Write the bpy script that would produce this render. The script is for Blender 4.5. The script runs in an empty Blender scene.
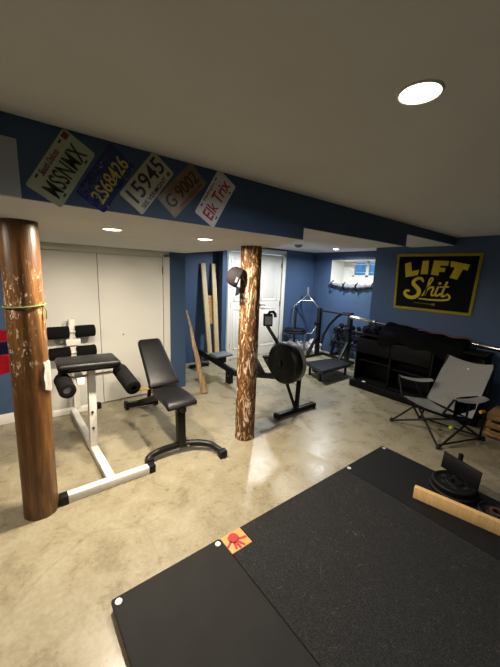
import bpy, bmesh, math, random
from mathutils import Vector, Matrix, noise
random.seed(4)
PI = math.pi
S = bpy.context.scene
COL = S.collection
WORLD = {}          # name -> world matrix of every thing (parts hold world coordinates brought into the thing's frame)

# ------------------------------------------------------------------ materials
def lin(c):
    return tuple(((x/255)/12.92 if x/255 <= .04045 else ((x/255+.055)/1.055)**2.4) for x in c)

class NT:
    def __init__(s, name):
        s.m = bpy.data.materials.new(name); s.m.use_nodes = True
        s.t = s.m.node_tree; s.n = s.t.nodes; s.n.clear()
        s.out = s.add('ShaderNodeOutputMaterial'); s.p = s.add('ShaderNodeBsdfPrincipled')
        s.link(s.p.outputs[0], s.out.inputs[0])
    def add(s, k, **kw):
        n = s.n.new(k)
        for a, b in kw.items(): setattr(n, a, b)
        return n
    def link(s, a, b): s.t.links.new(a, b)
    def coord(s, scale=(1, 1, 1), kind='Object'):
        tc = s.add('ShaderNodeTexCoord'); mp = s.add('ShaderNodeMapping'); mp.inputs['Scale'].default_value = scale
        s.link(tc.outputs[kind], mp.inputs[0]); return mp.outputs[0]
    def noise(s, vec, scale, detail=4, rough=.55, dist=0):
        n = s.add('ShaderNodeTexNoise'); n.inputs['Scale'].default_value = scale
        n.inputs['Detail'].default_value = detail; n.inputs['Roughness'].default_value = rough
        n.inputs['Distortion'].default_value = dist
        s.link(vec, n.inputs['Vector']); return n.outputs['Fac']
    def ramp(s, fac, stops):
        r = s.add('ShaderNodeValToRGB'); e = r.color_ramp.elements
        while len(e) < len(stops): e.new(.5)
        for el, (p, c) in zip(e, stops):
            el.position = p; el.color = (*c, 1) if len(c) == 3 else c
        s.link(fac, r.inputs[0]); return r.outputs[0]
    def mix(s, fac, a, b, kind='MIX'):
        m = s.add('ShaderNodeMix', data_type='RGBA', blend_type=kind)
        for v, i in ((fac, 0), (a, 6), (b, 7)):
            if isinstance(v, (int, float)): m.inputs[i].default_value = v
            elif isinstance(v, tuple): m.inputs[i].default_value = (*v, 1)
            else: s.link(v, m.inputs[i])
        return m.outputs[2]
    def bump(s, fac, strength, dist=.01):
        b = s.add('ShaderNodeBump'); b.inputs['Strength'].default_value = strength; b.inputs['Distance'].default_value = dist
        s.link(fac, b.inputs['Height']); s.link(b.outputs[0], s.p.inputs['Normal'])
    def set(s, col=None, rough=None, metal=None, spec=None):
        if col is not None:
            if isinstance(col, tuple): s.p.inputs['Base Color'].default_value = (*col, 1)
            else: s.link(col, s.p.inputs['Base Color'])
        if rough is not None:
            if isinstance(rough, (int, float)): s.p.inputs['Roughness'].default_value = rough
            else: s.link(rough, s.p.inputs['Roughness'])
        if metal is not None: s.p.inputs['Metallic'].default_value = metal
        if spec is not None: s.p.inputs['Specular IOR Level'].default_value = spec
        return s

def simple(name, rgb, rough=.5, metal=0, spec=.5, var=.12, scale=30, bump=0, bscale=200):
    t = NT(name); c = lin(rgb); v = t.coord()
    f = t.noise(v, scale)
    t.set(t.ramp(f, [(.3, tuple(x*(1-var) for x in c)), (.7, tuple(min(1, x*(1+var)) for x in c))]), rough, metal, spec)
    if bump: t.bump(t.noise(v, bscale, 2), bump, .004)
    return t.m

M = {}
M['ceiling'] = simple('ceiling paint', (204, 206, 208), .85, spec=.2, var=.03, scale=3, bump=.08, bscale=60)
M['blue'] = simple('navy blue wall paint', (62, 83, 114), .55, spec=.35, var=.05, scale=2, bump=.05, bscale=80)
M['white'] = simple('white semi gloss paint', (222, 221, 214), .42, spec=.4, var=.02, scale=3)
M['greytrim'] = simple('pale blue grey paint', (166, 176, 180), .5, var=.02, scale=3)
M['black'] = simple('black powder coat', (11, 11, 12), .48, spec=.28, var=.2)
M['blackmetal'] = simple('satin black steel', (11, 11, 12), .42, .0, .35, .2)
M['vinyl'] = simple('black vinyl', (11, 11, 12), .43, spec=.35, var=.15, scale=12, bump=.12, bscale=350)
M['foam'] = simple('black foam', (13, 13, 14), .9, spec=.15, var=.2, bump=.3, bscale=300)
M['whitemetal'] = simple('white powder coated steel', (226, 222, 214), .35, spec=.5, var=.03)
M['chrome'] = simple('chromed steel', (205, 205, 205), .22, 1, .5, .05)
M['silver'] = simple('dull silver plastic', (120, 122, 124), .45, .3, .5, .08)
M['iron'] = simple('black cast iron', (8, 8, 9), .6, .0, .25, .25, bump=.2, bscale=120)
M['rust'] = simple('worn bronze hub', (88, 62, 42), .6, .4, .5, .3)
M['greypad'] = simple('grey seat plastic', (92, 98, 104), .5, spec=.4, var=.06)
M['fabric'] = simple('grey camp chair cloth', (176, 174, 171), .85, spec=.2, var=.08, scale=60, bump=.25, bscale=500)
M['darkfabric'] = simple('black cloth', (16, 16, 18), .85, spec=.15, var=.25, scale=20, bump=.3, bscale=150)
M['cabinet'] = simple('black laminate', (7, 7, 8), .55, spec=.15, var=.2, scale=8)
M['yellow'] = simple('yellow plastic', (222, 178, 30), .45, var=.05)
M['lime'] = simple('lime green plastic', (170, 190, 40), .45, var=.05)
M['bannerblack'] = simple('black banner cloth', (20, 22, 28), .75, spec=.2, var=.1, scale=10)
M['banneryellow'] = simple('banner yellow print', (206, 186, 44), .75, spec=.2, var=.08, scale=15)
M['bannerline'] = simple('banner faded print', (120, 112, 50), .75, spec=.2, var=.08)
M['red'] = simple('red paint', (160, 6, 12), .55, var=.12)
M['redcloth'] = simple('red cloth', (190, 24, 40), .8, spec=.2, var=.1)
M['navycloth'] = simple('navy cloth', (26, 28, 58), .8, spec=.2, var=.1)
M['green'] = simple('green twine', (92, 116, 58), .9, var=.2, scale=100)
M['paper'] = simple('white paper', (226, 222, 214), .8, var=.04)
M['plastic'] = simple('white plastic sheeting', (226, 226, 224), .4, spec=.5, var=.06, scale=8)
M['greycloth'] = simple('pale grey cloth', (104, 108, 116), .7, var=.12, scale=14)
M['hatcloth'] = simple('charcoal cap cloth', (34, 31, 34), .85, spec=.2, var=.1, scale=60, bump=.2, bscale=400)
M['leather'] = simple('reddish brown leather', (120, 72, 60), .6, var=.2, scale=20)
M['hinge'] = simple('dark bronze hardware', (50, 46, 42), .4, .6, var=.1)
M['rubber'] = simple('smooth black rubber mat', (30, 29, 28), .74, spec=.2, var=.14, scale=7, bump=.15, bscale=250)
M['rubber_dark'] = simple('dark smooth rubber mat', (22, 22, 23), .72, spec=.2, var=.14, scale=7, bump=.15, bscale=250)
M['gasket'] = simple('dark rubber seal', (18, 18, 18), .8)
M['washer'] = simple('galvanised washer', (200, 200, 196), .4, .4, var=.05)
for nm, c in (('plate_sage', (176, 186, 160)), ('plate_blue', (38, 48, 108)), ('plate_cream', (186, 184, 160)),
              ('plate_brown', (138, 116, 84)), ('plate_white', (222, 222, 224))):
    t = NT('licence ' + nm); v = t.coord(); c = lin(c)
    f = t.noise(v, 14, 5, .65)
    var = {'plate_brown': .45, 'plate_cream': .12, 'plate_sage': .1}.get(nm, .06)
    t.set(t.ramp(f, [(.3, tuple(x*(1-var) for x in c)), (.65, c)]), .12 if nm == 'plate_blue' else .4, 0, .5)
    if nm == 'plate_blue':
        ch = t.ramp(t.noise(v, 38, 4, .7, .6), [(.62, (0, 0, 0)), (.66, (1, 1, 1))])  # pale flecks painted into the colour as glints on the wrinkled gloss
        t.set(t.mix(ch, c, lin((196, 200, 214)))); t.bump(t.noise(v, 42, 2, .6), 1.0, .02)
    M[nm] = t.m
M['ink_green'] = simple('dark green stamped ink', (40, 46, 34), .5)
M['ink_black'] = simple('black stamped ink', (30, 28, 28), .5)
M['ink_yellow'] = simple('faded yellow stamped ink', (196, 178, 60), .5)
M['ink_brown'] = simple('dark brown stamped ink', (62, 40, 28), .5)
M['ink_maroon'] = simple('maroon ink', (130, 40, 44), .5)
M['ink_red'] = simple('bright red stamped ink', (176, 24, 40), .5)
M['ink_grey'] = simple('grey ink', (90, 92, 96), .5)

def emit(name, col, strength):
    t = NT(name); t.set((.8, .8, .8), .5)
    t.p.inputs['Emission Color'].default_value = (*col, 1); t.p.inputs['Emission Strength'].default_value = strength
    return t.m
M['lamp_warm'] = emit('warm lamp lens', (1, .86, .62), 9)
M['lamp_cool'] = emit('neutral lamp lens', (1, .95, .84), 14)

# polished concrete floor
t = NT('polished stained concrete'); v = t.coord()
big = t.noise(v, .9, 6, .62, .6); mid = t.noise(v, 4.5, 8, .68, .4); fine = t.noise(v, 38, 5, .7)
c1 = t.ramp(big, [(.28, lin((104, 96, 74))), (.5, lin((138, 128, 102))), (.72, lin((156, 148, 124)))])
c2 = t.ramp(mid, [(.30, lin((100, 88, 64))), (.46, lin((142, 130, 102))), (.66, lin((170, 162, 138)))])
c3 = t.mix(.5, c1, c2)
c4 = t.mix(.22, c3, t.ramp(fine, [(.3, lin((92, 82, 62))), (.6, lin((170, 166, 150)))]))
vo = t.add('ShaderNodeTexVoronoi', feature='DISTANCE_TO_EDGE'); vo.inputs['Scale'].default_value = .42
vm = t.add('ShaderNodeMix', data_type='VECTOR'); vm.inputs[0].default_value = .12
nz = t.add('ShaderNodeTexNoise'); nz.inputs['Scale'].default_value = 2.5; nz.inputs['Detail'].default_value = 5
t.link(v, nz.inputs['Vector']); t.link(v, vm.inputs[4]); t.link(nz.outputs['Color'], vm.inputs[5]); t.link(vm.outputs[1], vo.inputs['Vector'])
crack = t.ramp(vo.outputs['Distance'], [(.0005, (.88, .87, .84)), (.0014, (1, 1, 1))])
c5 = t.mix(1.0, c4, crack, 'MULTIPLY')
vs = t.add('ShaderNodeTexVoronoi'); vs.inputs['Scale'].default_value = 3.1; t.link(v, vs.inputs['Vector'])
pit = t.ramp(vs.outputs['Distance'], [(.035, (.62, .58, .5)), (.075, (1, 1, 1))])
c6 = t.mix(.8, c5, pit, 'MULTIPLY')
t.set(c6, t.ramp(mid, [(.3, (.2, .2, .2)), (.7, (.42, .42, .42))]), 0, .45); t.bump(mid, .06, .02)
M['concrete'] = t.m

# textured middle rubber mat with pale scuffs
t = NT('textured rubber mat'); v = t.coord()
n1 = t.noise(v, 160, 3, .7); n2 = t.noise(v, 5, 6, .7, 1.5)
base = t.ramp(n1, [(.38, lin((22, 22, 22))), (.62, lin((46, 46, 46)))])
sc = t.ramp(t.noise(v, 22, 8, .8, 3.0), [(.56, (0, 0, 0)), (.66, (1, 1, 1))])
ms = t.mix(1, sc, t.ramp(n2, [(.42, (0, 0, 0)), (.6, (.5, .5, .5))]), 'MULTIPLY')
t.set(t.mix(ms, base, lin((112, 110, 104))), .85, 0, .18); t.bump(n1, .6, .006)
M['rubber_textured'] = t.m

def wood(name, a, b, scale=(14, 14, .9), rough=.5, knots=True):
    t = NT(name); v = t.coord(scale)
    g = t.noise(v, 3.2, 7, .65, .8); f = t.noise(v, 14, 4, .6)
    c = t.mix(.3, t.ramp(g, [(.3, lin(a)), (.68, lin(b))]), t.ramp(f, [(.3, lin(a)), (.7, lin(b))]))
    t.set(c, rough, 0, .35); t.bump(g, .12, .004); return t.m
M['pine'] = wood('pale pine board', (190, 150, 92), (226, 190, 132))
M['stud'] = wood('pale framing lumber', (170, 150, 112), (212, 194, 152))
M['crate'] = wood('crate pine', (150, 110, 66), (196, 152, 98), (1.2, 14, 14))
M['plywood'] = wood('plywood edge', (104, 72, 36), (168, 124, 70), (2, 2, 60))
M['pinetile'] = wood('bare plywood', (176, 128, 66), (204, 158, 92), (3, 30, 3))
t = NT('oriented strand board'); v = t.coord((9, 9, 24)); vo = t.add('ShaderNodeTexVoronoi'); vo.inputs['Scale'].default_value = 3
t.link(v, vo.inputs['Vector'])
t.set(t.mix(.6, t.ramp(t.noise(v, 4, 5), [(.3, lin((110, 78, 44))), (.7, lin((188, 146, 92)))]), t.ramp(vo.outputs['Color'], [(.2, lin((116, 84, 48))), (.8, lin((196, 156, 104)))])), .7)
M['osb'] = t.m
def logmat(name, dark, mid_, light, flake, fl_lo, fl_hi, fscale, vmask=None):
    t = NT(name); v = t.coord((9, 9, .8))
    g = t.noise(v, 2.2, 8, .66, 1.2)
    c = t.ramp(g, [(.26, lin(dark)), (.5, lin(mid_)), (.74, lin(light))])
    w = t.coord(fscale); f = t.noise(w, 5, 6, .72, .8)
    fm = t.ramp(f, [(fl_lo, (0, 0, 0)), (fl_hi, (1, 1, 1))])
    if vmask:
        w2 = t.coord((2.2, 2.2, .9)); m2 = t.ramp(t.noise(w2, 1.6, 3), [(vmask, (0, 0, 0)), (vmask+.1, (1, 1, 1))])
        fm = t.mix(1, fm, m2, 'MULTIPLY')
        sx = t.add('ShaderNodeSeparateXYZ'); t.link(t.coord(), sx.inputs[0]); mr = t.add('ShaderNodeMath', operation='MULTIPLY'); mr.inputs[1].default_value = .5; t.link(sx.outputs['Z'], mr.inputs[0])
        fm = t.mix(1, fm, t.ramp(mr.outputs[0], [(.42, (0, 0, 0)), (.52, (1, 1, 1)), (.76, (1, 1, 1)), (.84, (0, 0, 0))]), 'MULTIPLY')
    t.set(t.mix(fm, c, lin(flake)), .38, 0, .45); t.bump(g, .35, .008); return t.m
M['log_left'] = logmat('varnished brown log', (48, 31, 17), (98, 65, 33), (140, 98, 52), (208, 190, 164), .565, .60, (10, 10, 3.5), .36)
# carved bark pattern post
t = NT('carved bark log'); v = t.coord((8, 8, 1.2))
g = t.noise(v, 2.4, 7, .66, 1.4)
c = t.ramp(g, [(.28, lin((88, 57, 28))), (.5, lin((132, 89, 44))), (.75, lin((172, 122, 64)))])
w = t.coord((11, 11, 3.4)); f = t.noise(w, 1.6, 8, .68, 2.0)
bark = t.ramp(f, [(.47, (0, 0, 0)), (.51, (.9, .9, .9)), (.57, (.9, .9, .9)), (.61, (0, 0, 0))])
pale = t.ramp(f, [(.41, (1, 1, 1)), (.45, (0, 0, 0))])
c = t.mix(bark, c, lin((56, 38, 24))); c = t.mix(pale, c, lin((200, 184, 162)))
t.set(c, .62, 0, .3); t.bump(f, .5, .012); M['log_carved'] = t.m
M['branch'] = logmat('rough bark branch', (96, 78, 56), (156, 130, 96), (200, 174, 136), (84, 64, 46), .56, .62, (7, 7, 5))
# outdoor view and glass
t = NT('window glass'); t.set((.92, .96, 1.0), .02, 0, .5); t.p.inputs['Transmission Weight'].default_value = 1; t.p.inputs['IOR'].default_value = 1.02
M['glass'] = t.m
M['siding'] = simple('blue neighbour siding', (160, 200, 222), .7, var=.25, scale=6)

# ------------------------------------------------------------------ mesh building
def rotm(rx=0, ry=0, rz=0):
    return Matrix.Rotation(rz, 4, 'Z') @ Matrix.Rotation(ry, 4, 'Y') @ Matrix.Rotation(rx, 4, 'X')
def frame(o, x, y, z):
    m = Matrix((Vector(x).normalized(), Vector(y).normalized(), Vector(z).normalized())).transposed().to_4x4(); m.translation = Vector(o); return m

class MB:
    def __init__(s): s.bm = bmesh.new()
    def add(s, b2, m=None):
        if m is not None: bmesh.ops.transform(b2, matrix=m, verts=b2.verts[:])
        me = bpy.data.meshes.new('tmp'); b2.to_mesh(me); b2.free(); s.bm.from_mesh(me); bpy.data.meshes.remove(me); return s
    def box(s, c, d, rot=(0, 0, 0), bev=0, seg=2, m=None):
        b = bmesh.new(); bmesh.ops.create_cube(b, size=1)
        bmesh.ops.scale(b, vec=d, verts=b.verts[:])
        if bev: bmesh.ops.bevel(b, geom=b.edges[:], offset=bev, segments=seg, affect='EDGES', profile=.5)
        mm = Matrix.Translation(c) @ rotm(*rot)
        return s.add(b, m @ mm if m is not None else mm)
    def bar(s, p, q, w, h, up=(0, 0, 1), bev=0):
        p, q = Vector(p), Vector(q); z = (q-p).normalized(); y = Vector(up)
        if abs(z.dot(y)) > .95: y = Vector((0, 1, 0))
        x = y.cross(z).normalized(); y = z.cross(x)
        b = bmesh.new(); bmesh.ops.create_cube(b, size=1); bmesh.ops.scale(b, vec=(w, h, (q-p).length), verts=b.verts[:])
        if bev: bmesh.ops.bevel(b, geom=b.edges[:], offset=bev, segments=2, affect='EDGES', profile=.5)
        return s.add(b, frame((p+q)/2, x, y, z))
    def lathe(s, prof, axis_from=(0, 0, 0), axis=(0, 0, 1), n=32, caps=True):
        z = Vector(axis).normalized(); x = z.orthogonal().normalized(); y = z.cross(x)
        b = bmesh.new(); rings = []
        for r, h in prof:
            if r < 1e-6: rings.append([b.verts.new((0, 0, h))])
            else: rings.append([b.verts.new((r*math.cos(2*PI*i/n), r*math.sin(2*PI*i/n), h)) for i in range(n)])
        for A, B in zip(rings, rings[1:]):
            for i in range(n):
                j = (i+1) % n
                if len(A) == 1 and len(B) == 1: continue
                if len(A) == 1: b.faces.new((A[0], B[i], B[j]))
                elif len(B) == 1: b.faces.new((A[i], A[j], B[0]))
                else: b.faces.new((A[i], A[j], B[j], B[i]))
        if caps:
            if len(rings[0]) > 1: b.faces.new(rings[0][::-1])
            if len(rings[-1]) > 1: b.faces.new(rings[-1])
        bmesh.ops.recalc_face_normals(b, faces=b.faces[:])
        return s.add(b, frame(axis_from, x, y, z))
    def cyl(s, p, q, r, n=24, bev=0, r2=None):
        p, q = Vector(p), Vector(q); L = (q-p).length; r2 = r if r2 is None else r2
        if bev: prof = [(r-bev, 0), (r-bev*.3, bev*.3), (r, bev), (r2, L-bev), (r2-bev*.3, L-bev*.3), (r2-bev, L)]
        else: prof = [(r, 0), (r2, L)]
        return s.lathe(prof, p, q-p, n)
    def tube(s, pts, r, n=10, closed=False, flat=1.0):
        pts = [Vector(p) for p in pts]; b = bmesh.new(); rings = []; N = len(pts); ref = None
        for i, p in enumerate(pts):
            a = pts[(i-1) % N] if (closed or i > 0) else p
            c = pts[(i+1) % N] if (closed or i < N-1) else p
            d = (c-a).normalized()
            if ref is None: ref = d.orthogonal().normalized() if abs(d.z) > .9 else Vector((0, 0, 1))
            x = (ref - d*ref.dot(d)).normalized(); y = d.cross(x); ref = x
            rr = r[i] if isinstance(r, (list, tuple)) else r
            rings.append([b.verts.new(p + rr*(flat*math.cos(2*PI*k/n)*x + math.sin(2*PI*k/n)*y)) for k in range(n)])
        R = rings + ([rings[0]] if closed else [])
        for A, B in zip(R, R[1:]):
            for k in range(n):
                b.faces.new((A[k], A[(k+1) % n], B[(k+1) % n], B[k]))
        if not closed: b.faces.new(rings[0][::-1]); b.faces.new(rings[-1])
        bmesh.ops.recalc_face_normals(b, faces=b.faces[:])
        return s.add(b)
    def prism(s, poly, h, m=None):
        b = bmesh.new(); A = [b.verts.new((x, y, 0)) for x, y in poly]; B = [b.verts.new((x, y, h)) for x, y in poly]
        n = len(poly); b.faces.new(A[::-1]); b.faces.new(B)
        for i in range(n): b.faces.new((A[i], A[(i+1) % n], B[(i+1) % n], B[i]))
        bmesh.ops.recalc_face_normals(b, faces=b.faces[:]); return s.add(b, m)
    def stroke(s, pts, w, h, m):           # flat brush line in a plane, rounded ends, width may vary
        n = len(pts); W = w if isinstance(w, (list, tuple)) else [w]*n
        P = [Vector((x, y, 0)) for x, y in pts]; L, Rr = [], []
        for i, p in enumerate(P):
            d = (P[min(i+1, n-1)]-P[max(i-1, 0)]).normalized(); q = Vector((-d.y, d.x, 0))
            L.append(p+q*W[i]/2); Rr.append(p-q*W[i]/2)
        b = bmesh.new()
        for z in (h,):
            l = [b.verts.new((p.x, p.y, z)) for p in L]; r = [b.verts.new((p.x, p.y, z)) for p in Rr]
            for i in range(n-1): b.faces.new((l[i], r[i], r[i+1], l[i+1]))
        for p, ww in ((P[0], W[0]), (P[-1], W[-1])):
            vs = [b.verts.new((p.x+ww/2*math.cos(a*PI/6), p.y+ww/2*math.sin(a*PI/6), h*.98)) for a in range(12)]; b.faces.new(vs)
        g = bmesh.ops.extrude_face_region(b, geom=b.faces[:])
        bmesh.ops.translate(b, vec=(0, 0, -h), verts=[e for e in g['geom'] if isinstance(e, bmesh.types.BMVert)])
        bmesh.ops.recalc_face_normals(b, faces=b.faces[:]); return s.add(b, m)
    def grid(s, fn, nu, nv, thick=0):
        b = bmesh.new(); V = [[b.verts.new(fn(i/nu, j/nv)) for j in range(nv+1)] for i in range(nu+1)]
        for i in range(nu):
            for j in range(nv): b.faces.new((V[i][j], V[i+1][j], V[i+1][j+1], V[i][j+1]))
        if thick: bmesh.ops.solidify(b, geom=b.faces[:], thickness=thick)
        bmesh.ops.recalc_face_normals(b, faces=b.faces[:]); return s.add(b)
    def lump(s, c, d, amp=.25, freq=3, seed=0, sub=4, floor=None):
        b = bmesh.new(); bmesh.ops.create_icosphere(b, subdivisions=sub, radius=1)
        for v in b.verts:
            p = v.co.copy(); k = 1 + amp*noise.noise(p*freq + Vector((seed, seed*2.3, 0))) + amp*.5*noise.noise(p*freq*2.7 + Vector((0, seed, 3)))
            q = Vector((p.x*d[0]*k + c[0], p.y*d[1]*k + c[1], p.z*d[2]*k + c[2]))
            if floor is not None and q.z < floor: q.z = floor
            v.co = q
        return s.add(b)
    def text(s, body, w, h, m, depth=.001, shear=0, bold=.010):
        cu = bpy.data.curves.new('tmp', 'FONT'); cu.body = body; cu.extrude = depth/2; cu.shear = shear; cu.offset = bold; cu.resolution_u = 3
        o = bpy.data.objects.new('tmp', cu); COL.objects.link(o); dg = bpy.context.evaluated_depsgraph_get(); dg.update()
        me = bpy.data.meshes.new_from_object(o.evaluated_get(dg)); bpy.data.objects.remove(o); bpy.data.curves.remove(cu)
        xs = [v.co.x for v in me.vertices]; ys = [v.co.y for v in me.vertices]
        x0, x1, y0, y1 = min(xs), max(xs), min(ys), max(ys)
        b = bmesh.new(); b.from_mesh(me); bpy.data.meshes.remove(me)
        for v in b.verts:
            v.co.x = ((v.co.x-x0)/(x1-x0)-.5)*w; v.co.y = ((v.co.y-y0)/(y1-y0)-.5)*h
        return s.add(b, m)
    def build(s, name, mat, parent=None, smooth=40):
        me = bpy.data.meshes.new(name)
        if parent is not None and parent.name in WORLD: bmesh.ops.transform(s.bm, matrix=WORLD[parent.name].inverted(), verts=s.bm.verts[:])
        if smooth:
            for f in s.bm.faces: f.smooth = True
            a = math.radians(smooth)
            for e in s.bm.edges:
                if len(e.link_faces) == 2 and e.calc_face_angle(0) > a: e.smooth = False
        s.bm.to_mesh(me); s.bm.free(); me.materials.append(mat)
        o = bpy.data.objects.new(name, me); COL.objects.link(o)
        if parent is not None:
            o.parent = parent
            if parent.name in WORLD: WORLD[o.name] = WORLD[parent.name].copy()
        return o

def thing(name, label, cat, loc, group=None):
    o = bpy.data.objects.new(name, None); o.empty_display_size = .1; COL.objects.link(o); o.location = loc
    o['label'] = label; o['category'] = cat
    if group: o['group'] = group
    WORLD[o.name] = Matrix.Translation(loc); return o
def tag(o, label, cat, group=None, kind=None):
    o['label'] = label; o['category'] = cat
    if group: o['group'] = group
    if kind: o['kind'] = kind
    return o
def struct(o, label=None, cat=None):
    o['kind'] = 'structure'
    if label: o['label'] = label; o['category'] = cat
    return o

# ------------------------------------------------------------------ camera (measured from the vanishing points)
dX = Vector((395, -43.5, 310)).normalized(); dY = Vector((-250, -67.5, 310)); dY = (dY - dX*dX.dot(dY)).normalized(); dZ = dX.cross(dY)
R3 = Matrix((dX, dY, dZ))                                    # camera (right, down, forward) -> room
cam = bpy.data.cameras.new('camera'); co = bpy.data.objects.new('camera', cam); COL.objects.link(co)
mw = (R3 @ Matrix(((1, 0, 0), (0, -1, 0), (0, 0, -1)))).to_4x4(); mw.translation = (0, 0, 1.63); co.matrix_world = mw
cam.sensor_fit = 'VERTICAL'; cam.sensor_height = 24; cam.lens = 310*24/667; cam.clip_start = .02
S.camera = co

# ------------------------------------------------------------------ the room
ZC = 2.18; WX = 4.46; CY = 3.942; BY = 4.78; AX = 5.65
XL = -2.2; YB = -3.2; SC = 2.60                               # left wall, wall behind, sign wall corner
struct(MB().box(((XL+6.2)/2, (YB+5.6)/2, -.05), (6.2-XL, 5.6-YB, .1)).build('floor', M['concrete']), 'stained polished concrete floor with beige mottling', 'floor')
struct(MB().box(((XL+6.2)/2, (YB+5.6)/2, ZC+.05), (6.2-XL, 5.6-YB, .1)).build('ceiling', M['ceiling']), 'smooth white ceiling', 'ceiling')
struct(MB().box((XL-.05, (YB+5)/2, 1.09), (.1, 5-YB, 2.18)).build('wall_left', M['blue']))
struct(MB().box(((XL+6.2)/2, YB-.05, 1.09), (6.2-XL, .1, 2.18)).build('wall_front', M['blue']))
struct(MB().box(((WX+6.0)/2, (YB+SC)/2, 1.09), (6.0-WX, SC-YB, 2.18)).build('wall_right', M['blue']), 'blue wall behind the black and yellow banner', 'wall')
# closet wall with the opening of the two white doors
w = MB(); w.box(((XL+.06)/2, CY+.06, 1.09), (.06-XL, .12, 2.18)); w.box(((1.745+1.99)/2, CY+.06, 1.09), (1.99-1.745, .12, 2.18)); w.box((.9, CY+.06, 2.03), (1.7, .12, .3))
w.box((1.93, (CY+.12+BY)/2, 1.09), (.12, BY-CY-.12, 2.18))
struct(w.build('wall_closet', M['blue']), 'blue wall around the closet doors', 'wall')
struct(MB().box((.9, CY+.5, 1.0), (1.8, .05, 2.0)).build('wall_closet_inside', M['white']))
# back wall, opening for the double door
w = MB(); w.box((2.02, BY+.06, 1.09), (.06, .12, 2.18)); w.box(((3.15+3.25)/2, BY+.06, 1.09), (.10, .12, 2.18)); w.box((2.6, BY+.06, 2.11), (1.1, .12, .14)); w.box((2.6, BY+.26, 1.09), (1.3, .1, 2.18)); w.box((2.0, BY+.165, 1.09), (.1, .09, 2.18)); w.box((3.2, BY+.165, 1.09), (.1, .09, 2.18)); w.box((2.6, BY+.165, 2.11), (1.1, .09, .14)); w.box(((4.71+AX)/2, BY+.06, 1.09), (AX-4.71, .12, 2.18)); w.box((3.98, BY+.06, 2.14), (1.46, .12, .08))
struct(w.build('wall_back', M['blue']), 'blue back wall beside the white double door', 'wall')
# window wall with the deep opening
w = MB(); y0, y1, z0, z1 = 3.13, 4.30, 1.52, 2.015
w.box((AX+.05, (SC+y0)/2, 1.09), (.1, y0-SC, 2.18)); w.box((AX+.05, (y1+BY+.1)/2, 1.09), (.1, BY+.1-y1, 2.18))
w.box((AX+.05, (y0+y1)/2, z0/2), (.1, y1-y0, z0)); w.box((AX+.05, (y0+y1)/2, (z1+ZC)/2), (.1, y1-y0, ZC-z1))
struct(w.build('wall_window', M['blue']), 'blue alcove wall around the small high window', 'wall')
# soffit: three steps of a boxed beam, blue face, white underside
FY = 1.562
poly1 = [(XL, FY), (1.69, FY), (1.975, 2.10), (1.975, CY), (XL, CY)]
def soffit(name, poly, z):
    o = struct(MB().prism(poly, ZC-z, Matrix.Translation((0, 0, z))).build(name, M['ceiling'], smooth=0))
    return o
soffit('ceiling_soffit', poly1, 1.89)['label'] = 'low white soffit over the closet side of the room'
soffit('ceiling_soffit_step', [(1.69, FY), (3.19, FY), (3.19, 2.08), (1.975, 2.10)], 1.97)
soffit('ceiling_soffit_end', [(3.19, FY), (WX, FY), (WX, 2.08), (3.19, 2.08)], 2.087)
f = MB(); f.box(((.09+1.69)/2, FY-.006, (1.89+ZC)/2), (1.6, .012, ZC-1.89)); f.box(((1.69+3.19)/2, FY-.006, (1.97+ZC)/2), (1.5, .012, ZC-1.97))
f.box(((3.19+WX)/2, FY-.006, (2.087+ZC)/2), (WX-3.19, .012, ZC-2.087)); f.box(((XL+.09)/2, FY-.006, (2.097+ZC)/2), (.09-XL, .012, ZC-2.097))
struct(f.build('wall_beam', M['blue'], smooth=0), 'blue beam face crossing the ceiling, licence plates fixed to it', 'beam')
struct(MB().box(((XL+.09)/2, FY-.01, (1.89+2.097)/2), (.09-XL, .02, .207), bev=.002).build('trim_4', M['greytrim'], smooth=0), 'pale box end below the blue beam', 'trim')
# closet trim and doors
tr = MB(); tr.box((1.71, CY-.01, .93), (.085, .024, 1.86), bev=.003); tr.box((.06, CY-.01, .93), (.085, .024, 1.86), bev=.003); tr.box((.885, CY-.01, 1.855), (1.735, .024, .07), bev=.003)
struct(tr.build('trim_1', M['white']), 'white casing around the closet doors', 'trim')
def door_slab(name, x0, x1, y, z0, z1, label):
    o = struct(MB().box(((x0+x1)/2, y, (z0+z1)/2), (x1-x0, .035, z1-z0), bev=.003).build(name, M['white']), label, 'door'); return o
d1 = door_slab('door_1', .106, .878, CY+.02, .012, 1.815, 'left white flat closet door behind the roman chair')
d2 = door_slab('door_2', .884, 1.664, CY+.02, .012, 1.815, 'right white flat closet door behind the incline bench')
for z in (1.65, .25): MB().cyl((1.664, CY-.004, z-.045), (1.664, CY-.004, z+.045), .007, 10).build('hinge', M['hinge'], d2)
MB().lathe([(.001, 0), (.008, .002), (.008, .008), (.001, .014)], (1.14, CY+.001, .85), (0, -1, 0), 12).build('knob', M['hinge'], d2)
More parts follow.
